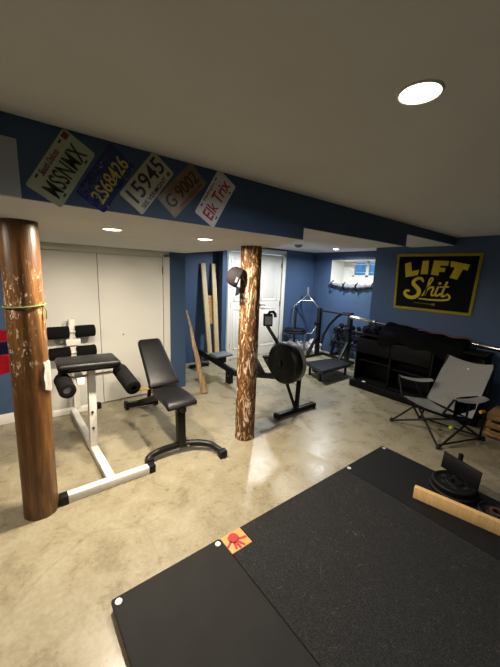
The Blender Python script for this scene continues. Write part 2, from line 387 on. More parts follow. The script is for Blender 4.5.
# double door in the back wall
tr = MB(); tr.box((3.285, BY-.012, 1.05), (.06, .026, 2.1), bev=.004); tr.box((4.675, BY-.012, 1.05), (.085, .026, 2.1), bev=.004); tr.box((3.98, BY-.012, 2.1), (1.475, .026, .085), bev=.004)
struct(tr.build('trim_2', M['white']), 'white casing around the double door', 'trim')
def panel_door(name, x0, x1, hinge_x, handle_x, label):
    d = door_slab(name, x0, x1, BY+.025, .012, 2.05, label)
    for (za, zb) in ((.2, .98), (1.14, 1.93)):
        p = MB(); xa, xb = x0+.11, x1-.11
        for (cx, cz, sx, sz) in (((xa+xb)/2, za, xb-xa, .02), ((xa+xb)/2, zb, xb-xa, .02), (xa, (za+zb)/2, .02, zb-za), (xb, (za+zb)/2, .02, zb-za)):
            p.box((cx, BY+.006, cz), (sx+.02, .012, sz+.02 if sz > .1 else .02), bev=.004)
        p.box(((xa+xb)/2, BY+.008, (za+zb)/2), (xb-xa-.1, .01, zb-za-.1), bev=.004)
        p.build('panel', M['white'], d)
    for z in (1.85, 1.06, .28): MB().box((hinge_x, BY+.001, z), (.022, .014, .1), bev=.003).build('hinge', M['hinge'], d)
    h = MB(); h.cyl((handle_x, BY+.008, 1.05), (handle_x, BY-.05, 1.05), .011, 12); s = 1 if handle_x > 3.98 else -1
    h.tube([(handle_x, BY-.048, 1.05), (handle_x+s*.06, BY-.05, 1.052), (handle_x+s*.115, BY-.046, 1.046)], .009, 8); h.lathe([(.001, 0), (.026, 0), (.026, .007), (.001, .007)], (handle_x, BY+.008, 1.05), (0, -1, 0), 20)
    h.build('handle', M['hinge'], d)
panel_door('door_3', 3.318, 3.974, 3.325, 3.91, 'left white panelled leaf of the double door')
panel_door('door_4', 3.98, 4.63, 4.625, 4.05, 'right white panelled leaf of the double door')
# baseboards
struct(MB().box(((XL+.015)/2, CY-.008, .055), (.015-XL, .016, .11), bev=.003).build('baseboard_left', M['white']))
b = MB(); b.box(((4.72+AX)/2, BY-.008, .05), (AX-4.72, .016, .1), bev=.003); b.box((3.2, BY-.008, .05), (.1, .016, .1), bev=.003)
struct(b.build('baseboard_back', M['white']))
# window: white reveal, frame, two panes
rv = MB(); XO = 6.1
rv.box(((AX+XO)/2+.05, y1+.016, (z0+z1)/2), (XO-AX+.1, .04, z1-z0+.08)); rv.box(((AX+XO)/2+.05, y0-.016, (z0+z1)/2), (XO-AX+.1, .04, z1-z0+.08))
rv.box(((AX+XO)/2+.05, (y0+y1)/2, z1+.016), (XO-AX+.1, y1-y0, .04)); rv.box(((AX+XO)/2+.05, (y0+y1)/2, z0-.016), (XO-AX+.1, y1-y0, .04))
rv.box((XO+.03, (y0+y1)/2, (z0+1.68)/2), (.06, y1-y0, 1.68-z0)); rv.box((XO+.03, (4.07+y1)/2, (1.68+z1)/2), (.06, y1-4.07, z1-1.68))
struct(rv.build('trim_3', M['white']), 'deep white window opening in the alcove wall', 'trim')
fr = MB(); wy0, wy1, wz0, wz1 = 3.14, 4.07, 1.68, 2.013
for (cy, cz, sy, sz) in (((wy0+wy1)/2, wz0+.02, wy1-wy0, .04), ((wy0+wy1)/2, wz1-.015, wy1-wy0, .03), (wy1-.02, (wz0+wz1)/2, .04, wz1-wz0), (wy0+.02, (wz0+wz1)/2, .04, wz1-wz0), (3.72, (wz0+wz1)/2, .075, wz1-wz0)):
    fr.box((XO+.03, cy, cz), (.05, sy, sz), bev=.004)
win = struct(fr.build('window_1', M['white']), 'small white framed slider window high in the alcove', 'window')
MB().box((XO+.035, (wy1-.03+3.74)/2, (wz0+wz1)/2), (.005, wy1-3.74-.03, wz1-wz0-.06)).build('pane', M['glass'], win)
MB().box((XO+.035, (wy0+.03+3.7)/2, (wz0+wz1)/2), (.005, 3.7-wy0-.03, wz1-wz0-.06)).build('pane', M['glass'], win)
st = MB()
for k in range(8): st.box((8.6, 3.5, 1.0+.24*k), (.04, 9, .225), rot=(0, .06, 0))
tag(st.build('neighbour_siding', M['siding']), 'blue clapboard wall seen through the small window', 'outside wall')['kind'] = 'structure'

# ------------------------------------------------------------------ lamps
def can_light(x, y, z, power, col, mat, label, size=.17, spread=165):
    t = thing('ceiling_light', label, 'ceiling light', (x, y, z), 'round recessed ceiling lights')
    MB().lathe([(.055, -.004), (.058, -.006), (.061, -.005), (.064, -.001), (.064, 0)], (x, y, z), (0, 0, 1), 40, caps=False).build('trim_ring', M['white'], t)
    MB().lathe([(.0001, -.0055), (.042, -.0055), (.056, -.003), (.056, 0)], (x, y, z), (0, 0, 1), 40, caps=False).build('lens', mat, t)
    l = bpy.data.lights.new('lamp', 'AREA'); l.shape = 'DISK'; l.size = .11; l.energy = power; l.color = col; l.spread = math.radians(spread)
    o = bpy.data.objects.new('lamp', l); COL.objects.link(o); o.parent = t; o.location = (0, 0, -.012)
WARM = (1, .87, .69); NEUT = (1, .92, .80); COOL = (.93, .97, 1)
can_light(1.02, .51, ZC, 11.5, (.97, .98, 1), M['lamp_cool'], 'bright round recessed light in the main ceiling above the lifting platform')
can_light(.59, 2.19, 1.89, 36, WARM, M['lamp_warm'], 'round recessed light in the low soffit above the roman chair', spread=178)
can_light(1.25, 2.15, 1.89, 36, WARM, M['lamp_warm'], 'round recessed light in the low soffit nearest the bark patterned log post', spread=178)
can_light(5.05, 3.78, ZC, 26, COOL, M['lamp_cool'], 'round recessed alcove light in front of the small window')
can_light(3.5, 3.92, ZC, 34, COOL, M['lamp_cool'], 'round recessed light in front of the white double door')
can_light(-.9, -.9, ZC, 4, WARM, M['lamp_warm'], 'round recessed light behind the photographer at the left')
can_light(-.6, 2.15, 1.89, 14, WARM, M['lamp_warm'], 'round recessed light in the low soffit left of the brown log post', spread=178)
sun = bpy.data.worlds.new('sky'); S.world = sun; sun.use_nodes = True
nt = sun.node_tree; bg = nt.nodes['Background']; sk = nt.nodes.new('ShaderNodeTexSky'); sk.sky_type = 'HOSEK_WILKIE'; sk.turbidity = 3
nt.links.new(sk.outputs[0], bg.inputs[0]); bg.inputs[1].default_value = 3.0
sd = thing('smoke_detector', 'round grey smoke detector on the alcove ceiling', 'smoke detector', (4.1, 3.86, ZC))
MB().lathe([(.075, 0), (.075, -.01), (.06, -.03), (.0001, -.034)], (4.1, 3.86, ZC), (0, 0, 1), 28, caps=False).build('housing', M['silver'], sd)
MB().lathe([(.05, -.0325), (.05, -.045), (.0001, -.047)], (4.1, 3.86, ZC), (0, 0, 1), 24, caps=False).build('cover', M['silver'], sd)

# ------------------------------------------------------------------ log posts and what hangs on them
def log_post(x, y, z1, r, seed, mat, lean=(0, 0)):
    b = bmesh.new(); n, k = 40, 48; rings = []
    for j in range(k+1):
        z = z1*j/k; ring = []
        for i in range(n):
            a = 2*PI*i/n; q = Vector((math.cos(a)*1.3, math.sin(a)*1.3, z*1.1+seed))
            rr = r*(1+.035*noise.noise(q)+.012*noise.noise(q*4)) * (1.0-.03*j/k)
            ring.append(b.verts.new((x+lean[0]*z+rr*math.cos(a), y+lean[1]*z+rr*math.sin(a), z)))
        rings.append(ring)
    for A, B in zip(rings, rings[1:]):
        for i in range(n): b.faces.new((A[i], A[(i+1) % n], B[(i+1) % n], B[i]))
    b.faces.new(rings[0][::-1]); b.faces.new(rings[-1]); return b
PL = (.084, 2.31); PC = (1.825, 2.305)
mb = MB(); mb.add(log_post(*PL, 1.89, .101, 3, M['log_left'], (.011, 0))); lp = mb.build('log_post', M['log_left'])
struct(lp, 'thick varnished brown log post at the left with white paint flecks', 'post'); lp['kind'] = 'thing'
mb = MB(); mb.add(log_post(*PC, 1.89, .099, 9, M['log_carved'], (.004, 0))); cp = mb.build('log_post', M['log_carved'])
tag(cp, 'bark patterned log post in the centre with a cap hung on it', 'post')
PL = (PL[0]+.0155, PL[1])
ring = [(PL[0]+.106*math.cos(a), PL[1]+.106*math.sin(a), 1.405+.008*math.cos(a-.6)) for a in [i*PI/20 for i in range(40)]]
mb = MB(); mb.tube(ring, .0045, 8, closed=True); mb.tube([(PL[0]+.09, PL[1]-.05, 1.405), (PL[0]+.105, PL[1]-.062, 1.37), (PL[0]+.1, PL[1]-.06, 1.32)], .004, 6)
tag(mb.build('twine', M['green']), 'green twine tied around the brown log post', 'string')
PL = (PL[0]-.005, PL[1])
def tagf(u, v):
    a = -.95+.5*u + .05*math.sin(9*v); z = 1.06-.18*v + .03*u*math.sin(5*v)
    rr = .112+.006*math.sin(6*u+4*v); return (PL[0]+rr*math.cos(a), PL[1]+rr*math.sin(a), z)
mb = MB(); mb.grid(tagf, 6, 8, .0008)
tag(mb.build('paper_scrap', M['paper']), 'torn white paper scrap stuck to the brown log post', 'paper')
# baseball cap, crown side on to the camera, hung on a peg of the post
cx, cy, cz = 1.635, 2.30, 1.605
cap = thing('baseball_cap', 'charcoal baseball cap hanging on the bark patterned log post', 'cap', (cx, cy, cz-.1))
u_ = Vector((.78, -.62, 0)); n_ = Vector((-.62, -.78, 0)) # right in view, towards viewer
def capm(): return frame((cx+.045, cy, cz), -u_, n_, (0, 0, 1))
b = bmesh.new(); prof = [(.088, 0), (.09, .03), (.084, .07), (.065, .1), (.036, .117), (.001, .122)]
mb = MB(); mb.lathe(prof, (0, 0, 0), (0, 0, 1), 28, caps=False); bmesh.ops.scale(mb.bm, vec=(1, .82, 1), verts=mb.bm.verts[:])
mcap = capm() @ Matrix.Scale(1.02, 4) @ Matrix.Rotation(math.radians(70), 4, 'Y') @ Matrix.Translation((0, 0, -.02)); bmesh.ops.transform(mb.bm, matrix=mcap, verts=mb.bm.verts[:])
mb.build('crown', M['hatcloth'], cap)
mb = MB(); mb.grid(lambda u, v: (.04+v*.085*math.sin(PI*(.1+.8*u))**.5+.035, (u-.5)*.15, .003-.03*(2*u-1)**2-.02*v), 12, 6, .003); bmesh.ops.transform(mb.bm, matrix=mcap, verts=mb.bm.verts[:])
mb.build('brim', M['hatcloth'], cap)
mb = MB(); mb.lathe([(.001, .004), (.007, .002), (.008, 0)], (0, 0, .121), (0, 0, 1), 12, caps=False); bmesh.ops.transform(mb.bm, matrix=mcap, verts=mb.bm.verts[:]); mb.build('button', M['hatcloth'], cap)
mb = MB(); mb.box((.02, .0745, .02), (.045, .004, .02)); bmesh.ops.transform(mb.bm, matrix=mcap, verts=mb.bm.verts[:]); mb.build('patch', M['silver'], cap)

# ------------------------------------------------------------------ licence plates on the beam
def rrect(w, h, r, n=5):
    P = []
    for cx_, cy_, a0 in ((w/2-r, h/2-r, 0), (-w/2+r, h/2-r, 90), (-w/2+r, -h/2+r, 180), (w/2-r, -h/2+r, 270)):
        for k in range(n+1):
            a = math.radians(a0+90*k/n); P.append((cx_+r*math.cos(a), cy_+r*math.sin(a)))
    return P
def licence_plate(x, z, ang, L, W, mat, label, texts, slots=(), rim=None, y=FY-.014):
    a = math.radians(ang); m = frame((x, y, z), (math.cos(a), 0, math.sin(a)), (-math.sin(a), 0, math.cos(a)), (0, -1, 0))
    t = thing('licence_plate', label, 'licence plate', (x, y, z), 'licence plates on the blue beam')
    mb = MB(); mb.prism(rrect(L, W, .012), .002, m)
    P = rrect(L-.008, W-.008, .01); mb.tube([m @ Vector((p[0], p[1], .002)) for p in P], .0016, 6, closed=True)
    mb.build('plate', mat, t)
    for nm, body, mat2, cx_, cy_, w_, h_, sh in texts:
        mb = MB(); mb.text(body, w_, h_, m @ Matrix.Translation((cx_, cy_, .003)), .002, sh); mb.build(nm, mat2, t, smooth=0)
    for (sx, sy) in slots:
        mb = MB(); mb.prism(rrect(.018, .007, .003), .0006, m @ Matrix.Translation((sx, sy, .0019))); mb.build('bolt_slot', M['ink_black'], t, smooth=0)
    return t, m
SL = ((-.085, .054), (.085, .054), (-.085, -.054), (.085, -.054))
_, m = licence_plate(.234, 2.027, 59.3, .28, .135, M['plate_sage'], 'pale green licence plate reading MSSNMX in dark green', [
    ('characters', 'MSSNMX', M['ink_green'], 0, -.012, .225, .07, 0), ('state_name', 'South Dakota', M['ink_maroon'], -.01, .047, .12, .024, .4)], SL, y=FY-.0119)
t1 = bpy.data.objects['licence_plate']
MB().box((0, 0, 0), (.026, .022, .001), m=m @ Matrix.Translation((.118, .05, .003))).build('sticker', M['ink_maroon'], t1, smooth=0)
def lic_bump(m, t): pass
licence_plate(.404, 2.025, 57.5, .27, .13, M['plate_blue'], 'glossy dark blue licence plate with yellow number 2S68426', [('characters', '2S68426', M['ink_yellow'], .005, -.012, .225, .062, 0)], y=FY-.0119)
licence_plate(.586, 2.042, 53.2, .275, .13, M['plate_cream'], 'cream VERMONT licence plate numbered 15945 in black', [
    ('characters', '15945', M['ink_black'], .005, .014, .23, .076, 0), ('state_name', 'SEE VERMONT', M['ink_black'], -.012, -.047, .19, .02, 0), ('year', '48', M['ink_black'], .11, -.046, .022, .018, 0)], y=FY-.0136)
licence_plate(.768, 2.044, 47.8, .275, .127, M['plate_brown'], 'rusty tan licence plate numbered G 9002', [
    ('characters', 'G 9002', M['ink_brown'], .0, .006, .225, .066, 0), ('state_name', 'WASHINGTON', M['ink_maroon'], .02, -.045, .17, .016, 0)], y=FY-.0119)
licence_plate(.967, 2.037, 59.3, .284, .136, M['plate_white'], 'white licence plate with red words Elk Trix', [
    ('characters', 'Elk Trix', M['ink_red'], 0, -.004, .235, .068, 0), ('state_name', 'Washington', M['ink_grey'], 0, .052, .12, .018, 0)], SL, y=FY-.0119)

# ------------------------------------------------------------------ banner on the right wall
BX = WX-.012
ban = thing('wall_banner', 'black and yellow banner reading LIFT Shit on the blue wall', 'banner', (BX, 1.75, 1.235))
TL, TR, BR_, BL_ = Vector((BX, 2.262, 2.0)), Vector((BX, 1.235, 1.988)), Vector((BX, 1.262, 1.24)), Vector((BX, 2.233, 1.244))
def bil(u, v, off=0):
    p = TL.lerp(TR, u).lerp(BL_.lerp(BR_, u), v); p.x -= off + .004*math.sin(7*u+2*v)*math.sin(PI*u)*.5 - 0; return p
MB().grid(lambda u, v: bil(u, v), 24, 18, .002).build('cloth', M['bannerblack'], ban)
bd = MB(); q = .032
bd.grid(lambda u, v: bil(u, v*.045, .003), 24, 1, .001); bd.grid(lambda u, v: bil(u, 1-.045*(1-v), .003), 24, 1, .001)
bd.grid(lambda u, v: bil(u*q, v, .0031), 1, 18, .001); bd.grid(lambda u, v: bil(1-q*(1-u), v, .0031), 1, 18, .001)
bd.build('border', M['banneryellow'], ban)
# local drawing frame of the banner: 100 x 74 units, x towards the viewer's right, y up
mban = frame((BX-.0045, 2.247, 1.242), (0, -1, 0), (0, 0, 1), (-1, 0, 0)) @ Matrix.Diagonal((.01, .0101, 1, 1))
def letters(polys, name):
    mb = MB()
    for p in polys: mb.prism(p, .0015, mban)
    return mb.build(name, M['banneryellow'], ban, smooth=0)
letters([[(11, 62), (19, 64.5), (21.5, 52), (31, 54), (30, 47), (14, 43.5)]], 'letter')
letters([[(34, 65.5), (42, 66), (42.5, 48.5), (33.5, 48)]], 'letter')
letters([[(48, 66), (66, 65), (65.5, 59), (56.5, 59.5), (56.3, 57), (63, 56.5), (62.5, 51.5), (56, 51.8), (55.6, 47), (46.5, 48)]], 'letter')
letters([[(68, 65), (89, 60.5), (87.5, 53.5), (82.5, 55), (78, 42.5), (69, 44.5), (73.5, 57), (68, 58)]], 'letter')
def cr(P, n=8):
    out = []; Q = [P[0]]+list(P)+[P[-1]]
    for i in range(1, len(Q)-2):
        for k in range(n):
            s = k/n; a, b_, c, d = [Vector((*Q[i+j-1], 0)) for j in range(4)]
            p = .5*((2*b_)+(-a+c)*s+(2*a-5*b_+4*c-d)*s*s+(-a+3*b_-3*c+d)*s**3); out.append((p.x, p.y))
    out.append(P[-1]); return out
def script(P, w0, name='letter', w1=None):
    pts = cr(P); n = len(pts); w1 = w0 if w1 is None else w1
    W = [w0+(w1-w0)*math.sin(PI*i/(n-1)) for i in range(n)]
    MB().stroke(pts, W, .0015, mban).build(name, M['banneryellow'], ban, smooth=0)
script([(38, 39), (35.5, 42.5), (30.5, 42.5), (26, 39), (26, 35), (30, 31.5), (34, 27), (33.5, 21), (28, 17), (20.5, 17.5), (15.5, 21.5), (17, 25.5), (21, 25.5)], 2.6, w1=5.2)
script([(39.5, 20.5), (44.5, 31), (49.5, 41), (48.5, 43.5), (46, 41), (44, 30), (42.5, 20.8), (44.5, 27.5), (49.5, 32), (52, 30.5), (50.5, 24), (51.5, 21), (54.5, 22.5)], 1.9, w1=2.3)
mb = MB(); mb.stroke(cr([(57.5, 32), (55.5, 25), (56, 21.5), (59, 22), (61, 24)]), 2.5, .0015, mban); mb.prism([(57.2, 38.2), (60.2, 38.8), (60.8, 35.8), (57.9, 35.2)], .0015, mban); mb.build('letter', M['banneryellow'], ban, smooth=0)
mb = MB(); mb.stroke(cr([(67, 38.5), (64.5, 30), (63, 23.5), (64, 20.8), (67, 22), (69.5, 24)]), 2.5, .0015, mban); mb.stroke([(60, 32.5), (69.5, 33.2)], 1.6, .0015, mban); mb.build('letter', M['banneryellow'], ban, smooth=0)
script([(36, 16), (50, 15.5), (64, 16), (71, 17.5), (72.5, 21), (69.5, 23.5), (67, 21.5)], 1.6, 'swash', 2.4)
mb = MB(); mb.stroke([(30, 10.3), (52, 9.6)], .8, .001, mban); mb.prism([(52.5, 11), (56.5, 10.9), (56.5, 7.9), (52.5, 8)], .001, mban); mb.build('small_print', M['bannerline'], ban, smooth=0)

# ------------------------------------------------------------------ lifting platform
AP = Vector((.283, 1.357, 0)); rz = math.radians(-.7)
pm = Matrix.Translation(AP) @ Matrix.Rotation(rz, 4, 'Z')
plat = thing('lifting_platform', 'black rubber topped lifting platform with a plywood base', 'lifting platform', AP)
LP, DP = 2.475, 2.47; ZB, ZM = .040, .057
MB().box((LP/2, -DP/2, ZB/2+.001), (LP-.012, DP-.012, ZB-.002), bev=.001, m=pm).build('wood_base', M['plywood'], plat)
def mat(poly, name, m_, dz=0):
    mb = MB(); mb.prism(poly, ZM-ZB+dz, pm @ Matrix.Translation((0, 0, ZB)))
    bmesh.ops.bevel(mb.bm, geom=[e for e in mb.bm.edges if e.calc_face_angle(0) > 1], offset=.0025, segments=2, affect='EDGES'); return mb.build(name, m_, plat)
def rc(x0, x1, y0, y1, r=.012):
    return [(x+(x0+x1)/2, y+(y0+y1)/2) for x, y in rrect(x1-x0, y1-y0, r, 4)]
s1, s2 = .622, 1.86
o = mat(rc(0, s1-.002, -DP, 0), 'rubber_mat', M['rubber']); o['label'] = 'smooth rubber mat at the left'
o = mat([(s1+.001, -DP), (s2-.001, -DP), (s2-.001, -.003), (s1+.15, -.003), (s1+.15, -.135), (s1+.001, -.135)], 'rubber_mat', M['rubber_textured'], .001); o['label'] = 'scuffed textured rubber mat in the middle'
o = mat(rc(s2+.002, LP, -DP, 0), 'rubber_mat', M['rubber_dark']); o['label'] = 'smooth rubber mat at the right'
tile = MB().box((s1+.0755, -.069, (ZB+ZM)/2), (.145, .13, ZM-ZB-.003), bev=.001, m=pm).build('wood_tile', M['pinetile'], plat)
hp = MB(); hm = pm @ Matrix.Translation((s1+.068, -.05, ZM-.0012)) @ Matrix.Rotation(math.radians(-98), 4, 'Z') @ Matrix.Scale(1.08, 4)
pal = [(.031*math.cos(a)*(1+.12*math.cos(2*a+1)), .033*math.sin(a)) for a in [i*2*PI/20 for i in range(20)]]
hp.prism([(x-.004, y) for x, y in pal], .0006, hm)
for (p0, p1, w_) in (((.012, .022), (.018, .066), .016), ((.02, .012), (.06, .036), .015), ((.024, .001), (.068, .010), .015), ((.022, -.009), (.066, -.013), .014), ((.012, -.022), (.038, -.052), .014)):
    hp.stroke(cr([p0, ((p0[0]+p1[0])/2+.002, (p0[1]+p1[1])/2), p1], 5), w_, .0006, hm)
ho = hp.build('handprint', M['red'], tile, smooth=0); ho['label'] = 'red painted handprint'
for (x, y) in ((.03, -.03), (.592, -.03), (s2+.033, -.03), (LP-.03, -.035)):
    w_ = MB(); w_.lathe([(.004, .0005), (.006, .002), (.016, .002), (.017, 0)], pm @ Vector((x, y, ZM)), (0, 0, 1), 20, caps=False); w_.lathe([(.0001, .0016), (.0055, .0012), (.0055, 0)], pm @ Vector((x, y, ZM)), (0, 0, 1), 10, caps=False)
    w_.build('screw_washer', M['washer'], plat)

# things standing on the platform
tag(MB().bar((2.268, .813, ZM+.046), (2.395, .165, ZM+.046), .09, .036, up=(1, 0, 0), bev=.002).build('wooden_board', M['pine'], None), 'pale pine board standing on edge on the lifting platform', 'board')
def weight_plate(x, y, z, r, th, label, group, hub=None, name='weight_plate', holes=6):
    t = thing(name, label, 'weight plate', (x, y, z), group)
    MB().lathe([(.026, .004), (.05, .002), (.055, .006), (r*.80, .008), (r*.84, 0), (r-.008, 0), (r, .008), (r, th-.008), (r-.008, th), (r*.84, th), (r*.80, th-.008), (.06, th-.006), (.055, th), (.028, th), (.026, th-.004), (.026, .004)], (x, y, z), (0, 0, 1), 44, caps=False).build('disc', M['iron'], t)
    MB().lathe([(.0252, th*.1), (.048, th*.1), (.048, th+.003), (.0252, th+.003)], (x, y, z), (0, 0, 1), 28, caps=False).build('hub', hub or M['blackmetal'], t)
    if holes:
        for k in range(holes):
            a = 2*PI*k/holes+.3
            MB().prism([(xx, yy) for xx, yy in rrect(r*.27, r*.15, r*.07)], .002, Matrix.Translation((x, y, z+th-.007)) @ Matrix.Rotation(a, 4, 'Z') @ Matrix.Translation((r*.56, 0, 0)) @ Matrix.Rotation(PI/2, 4, 'Z')).build('grip_recess', M['gasket'], t)
    return t
G = 'weight plates on the platform'
weight_plate(2.585, .655, ZM+.001, .165, .04, 'black iron weight plate lying on the platform under another plate', G)
weight_plate(2.59, .66, ZM+.043, .15, .038, 'upper black iron weight plate with the angled bracket on it', G)
weight_plate(2.53, .375, ZM+.001, .11, .04, 'dark weight plate with a coppery hub behind the pine board', G, M['rust'])
br = thing('angle_bracket', 'black steel panel bracket standing on the stacked weight plates', 'bracket', (2.66, .66, .145))
a0, a1 = Vector((2.71, .80, .141)), Vector((2.615, .515, .141))
pn = MB(); pn.bar((a0+a1)/2+Vector((0, 0, .002)), (a0+a1)/2+Vector((.012, -.004, .13)), .30, .012, up=(.95, -.32, 0), bev=.003); 
pn.build('panel', M['blackmetal'], br)
mb = MB(); mb.bar(a0+Vector((.014, -.004, .128)), a1+Vector((.014, -.004, .128)), .014, .014, bev=.003); mb.build('top_rail', M['blackmetal'], br)
pg = MB(); c = (a0+a1)/2+Vector((.04, .02, 0)); pg.cyl(c, c+Vector((.005, 0, .155)), .018, 16, .003); pg.build('peg', M['blackmetal'], br)
kb = MB(); kb.lathe([(.001, 0), (.016, .002), (.02, .012), (.016, .024), (.001, .028)], c+Vector((.005, 0, .15)), (0, 0, 1), 16, caps=False); kb.build('knob', M['black'], br)

# ------------------------------------------------------------------ roman chair (white frame, black rollers)
rcx = .525
ro = thing('roman_chair', 'white framed leg curl bench with black pad and foam rollers', 'exercise bench', (rcx, 2.9, 0))
def rbar(p, q, name='frame_bar', w=.06, m_='whitemetal', bev=.004, h=None): return MB().bar(p, q, w, h or w, bev=bev).build(name, M[m_], ro)
rbar((.235, 2.30, .033), (.83, 2.295, .033), 'front_crossbar')
for x in (.215, .845): MB().box((x, 2.297, .033), (.055, .07, .066), bev=.006).build('end_cap', M['black'], ro)
rbar((.535, 2.325, .04), (.522, 3.83, .04), 'base_beam')
rbar((.31, 3.86, .033), (.77, 3.83, .033), 'rear_crossbar')
for x, y in ((.292, 3.861), (.79, 3.829)): MB().box((x, y, .033), (.05, .07, .066), bev=.006).build('end_cap', M['black'], ro)
rbar((.53, 2.86, .065), (.545, 2.86, .80), 'front_post', .06)
rbar((.565, 3.83, .065), (.565, 3.84, 1.09), 'rear_post', .06)
rbar((.545, 3.80, .60), (.44, 2.72, .73), 'arm_beam', .055)
rbar((.34, 2.86, .80), (.77, 2.86, .80), 'pad_support', .045)
pad = MB(); pad.grid(lambda u, v: Vector((.30+.49*u, 2.69+.34*v, .865-.012*math.cos((u-.5)*4)+.0*v)) , 2, 2)
pad.bm.free(); pad.bm = bmesh.new()
pad.box((.525, 2.86, .85), (.47, .33, .06), rot=(-.02, .02, -.06), bev=.028, seg=4)
pad.build('seat_pad', M['vinyl'], ro)
MB().box((.525, 2.86, .814), (.44, .30, .012), rot=(-.02, .02, -.06), bev=.004).build('pad_base', M['black'], ro)
for s_, x in ((-1, .325), (1, .775)): MB().bar((x, 2.86, .80), (x+.0, 2.84, .72), .05, .05, bev=.006).build('roller_bracket', M['black'], ro)
def roller(p, q, r=.06, hole=.03, name='foam_roller', inner='whitemetal'):
    p, q = Vector(p), Vector(q); L = (q-p).length
    o = MB().lathe([(hole, 0), (r-.012, 0), (r-.003, .004), (r, .014), (r, L-.014), (r-.003, L-.004), (r-.012, L), (hole, L), (hole, L-.05), (hole, .0)], p, q-p, 32, caps=False).build(name, M['foam'], ro)
    MB().lathe([(hole-.001, .03), (hole-.001, L-.03)], p, q-p, 20).build('roller_tube', M[inner], o)
    return o
roller((.322, 2.84, .735), (.322, 2.555, .725))
roller((.775, 2.84, .745), (.79, 2.50, .672), .063, .022, inner='black')
MB().cyl((.30, 2.87, .725), (.80, 2.87, .725), .013, 14).build('roller_axle', M['whitemetal'], ro)
for z in (.955, .725):
    MB().cyl((.34, 3.79, z), (.775, 3.79, z), .013, 14).build('roller_axle', M['whitemetal'], ro)
    roller((.33, 3.79, z), (.53, 3.79, z), .066, .016); roller((.59, 3.79, z), (.785, 3.79, z), .066, .016)
MB().box((.565, 3.80, .84), (.14, .05, .07), bev=.004).build('roller_carriage', M['whitemetal'], ro)
for z in (.25, .40): 
    MB().lathe([(.001, .006), (.011, .004), (.011, 0)], (.53, 2.824, z), (0, -1, 0), 10, caps=False).build('bolt', M['black'], ro)

# ------------------------------------------------------------------ adjustable incline bench
ib = thing('incline_bench', 'black adjustable incline bench beside the white roman chair', 'exercise bench', (1.18, 2.9, 0))
def ibar(p, q, name, w=.06, h=None, m_='blackmetal'): return MB().bar(p, q, w, h or w, bev=.005).build(name, M[m_], ib)
ibar((1.06, 3.60, .055), (1.37, 3.56, .055), 'rear_crossbar', .06)
MB().box((1.045, 3.60, .055), (.04, .085, .09), bev=.006).build('end_cap', M['black'], ib)
MB().box((1.385, 3.557, .055), (.04, .085, .09), bev=.006).build('end_cap', M['black'], ib)
ibar((1.20, 3.56, .075), (1.185, 2.86, .40), 'spine', .06)
ibar((1.185, 2.92, .385), (1.17, 2.45, .43), 'seat_rail', .055)
ibar((1.175, 2.42, .06), (1.172, 2.43, .43), 'front_post', .075, .06)
arc = cr([(.86, 2.385), (.868, 2.405), (.93, 2.43), (1.05, 2.435), (1.18, 2.42), (1.30, 2.375), (1.40, 2.29), (1.43, 2.20), (1.437, 2.15)], 7)
mb = MB(); mb.tube([(x, y, .042+.03*math.sin(PI*i/(len(arc)-1))) for i, (x, y) in enumerate(arc)], .03, 14); mb.build('front_foot', M['blackmetal'], ib)
MB().box((.86, 2.375, .036), (.07, .055, .07), bev=.01).build('end_cap', M['black'], ib)
MB().box((1.44, 2.13, .036), (.072, .07, .07), bev=.01, rot=(0, 0, -.1)).build('end_cap', M['black'], ib)
for x in (1.125, 1.225): MB().lathe([(.001, .008), (.012, .006), (.012, 0)], (x, 2.378, .07), (0, -1, .2), 12, caps=False).build('bolt', M['chrome'], ib)
# seat pad: drooping front lip
def pad_prof(pts, w, name, th=.065, taper=None, bev=.02):
    # pts: centre line (x,y,z); width along X
    mb = MB(); b = bmesh.new(); n = len(pts); sec = 12; rings = []
    for i, p in enumerate(pts):
        p = Vector(p); d = (Vector(pts[min(i+1, n-1)])-Vector(pts[max(i-1, 0)])).normalized(); x = Vector((1, .0, 0)); x = (x-d*x.dot(d)).normalized(); nrm = x.cross(d).normalized()
        if nrm.z < 0: nrm = -nrm
        ww = (taper(i/(n-1)) if taper else 1)*w; e = min(1, min(i, n-1-i)/2.0); k = [.62, .88, 1][int(e*2)] ; kk = [.93, .985, 1][int(e*2)]
        rr = rrect(ww*kk, th*k, th*k*.42, 4); rings.append([b.verts.new(p+x*u+nrm*v_) for u, v_ in rr])
    m_ = len(rings[0])
    for A, B in zip(rings, rings[1:]):
        for k in range(m_): b.faces.new((A[k], A[(k+1) % m_], B[(k+1) % m_], B[k]))
    b.faces.new(rings[0][::-1]); b.faces.new(rings[-1]); bmesh.ops.recalc_face_normals(b, faces=b.faces[:]); mb.add(b)
    return mb.build(name, M['vinyl'], ib, smooth=60)
pad_prof([(1.165, 2.36+.0, .462), (1.165, 2.372, .475), (1.166, 2.40, .487), (1.17, 2.50, .494), (1.175, 2.62, .492), (1.18, 2.74, .49), (1.182, 2.79, .49), (1.183, 2.805, .49)], .30, 'seat_pad', .068, lambda s: 1-.14*s)
pad_prof([(1.185, 2.80, .522), (1.185, 2.812, .534), (1.186, 2.83, .552), (1.188, 2.92, .632), (1.19, 3.02, .722), (1.19, 3.12, .812), (1.19, 3.20, .884), (1.19, 3.215, .898), (1.19, 3.224, .906)], .325, 'back_pad', .062, lambda s: 1-.36*max(0, s-.08))
ibar((1.187, 2.82, .50), (1.19, 3.15, .80), 'back_support', .06, .03)
ibar((1.20, 3.10, .745), (1.20, 3.30, .20), 'prop_leg', .035)
MB().box((1.168, 2.375, .44), (.05, .06, .05), bev=.005).build('seat_clamp', M['blackmetal'], ib)
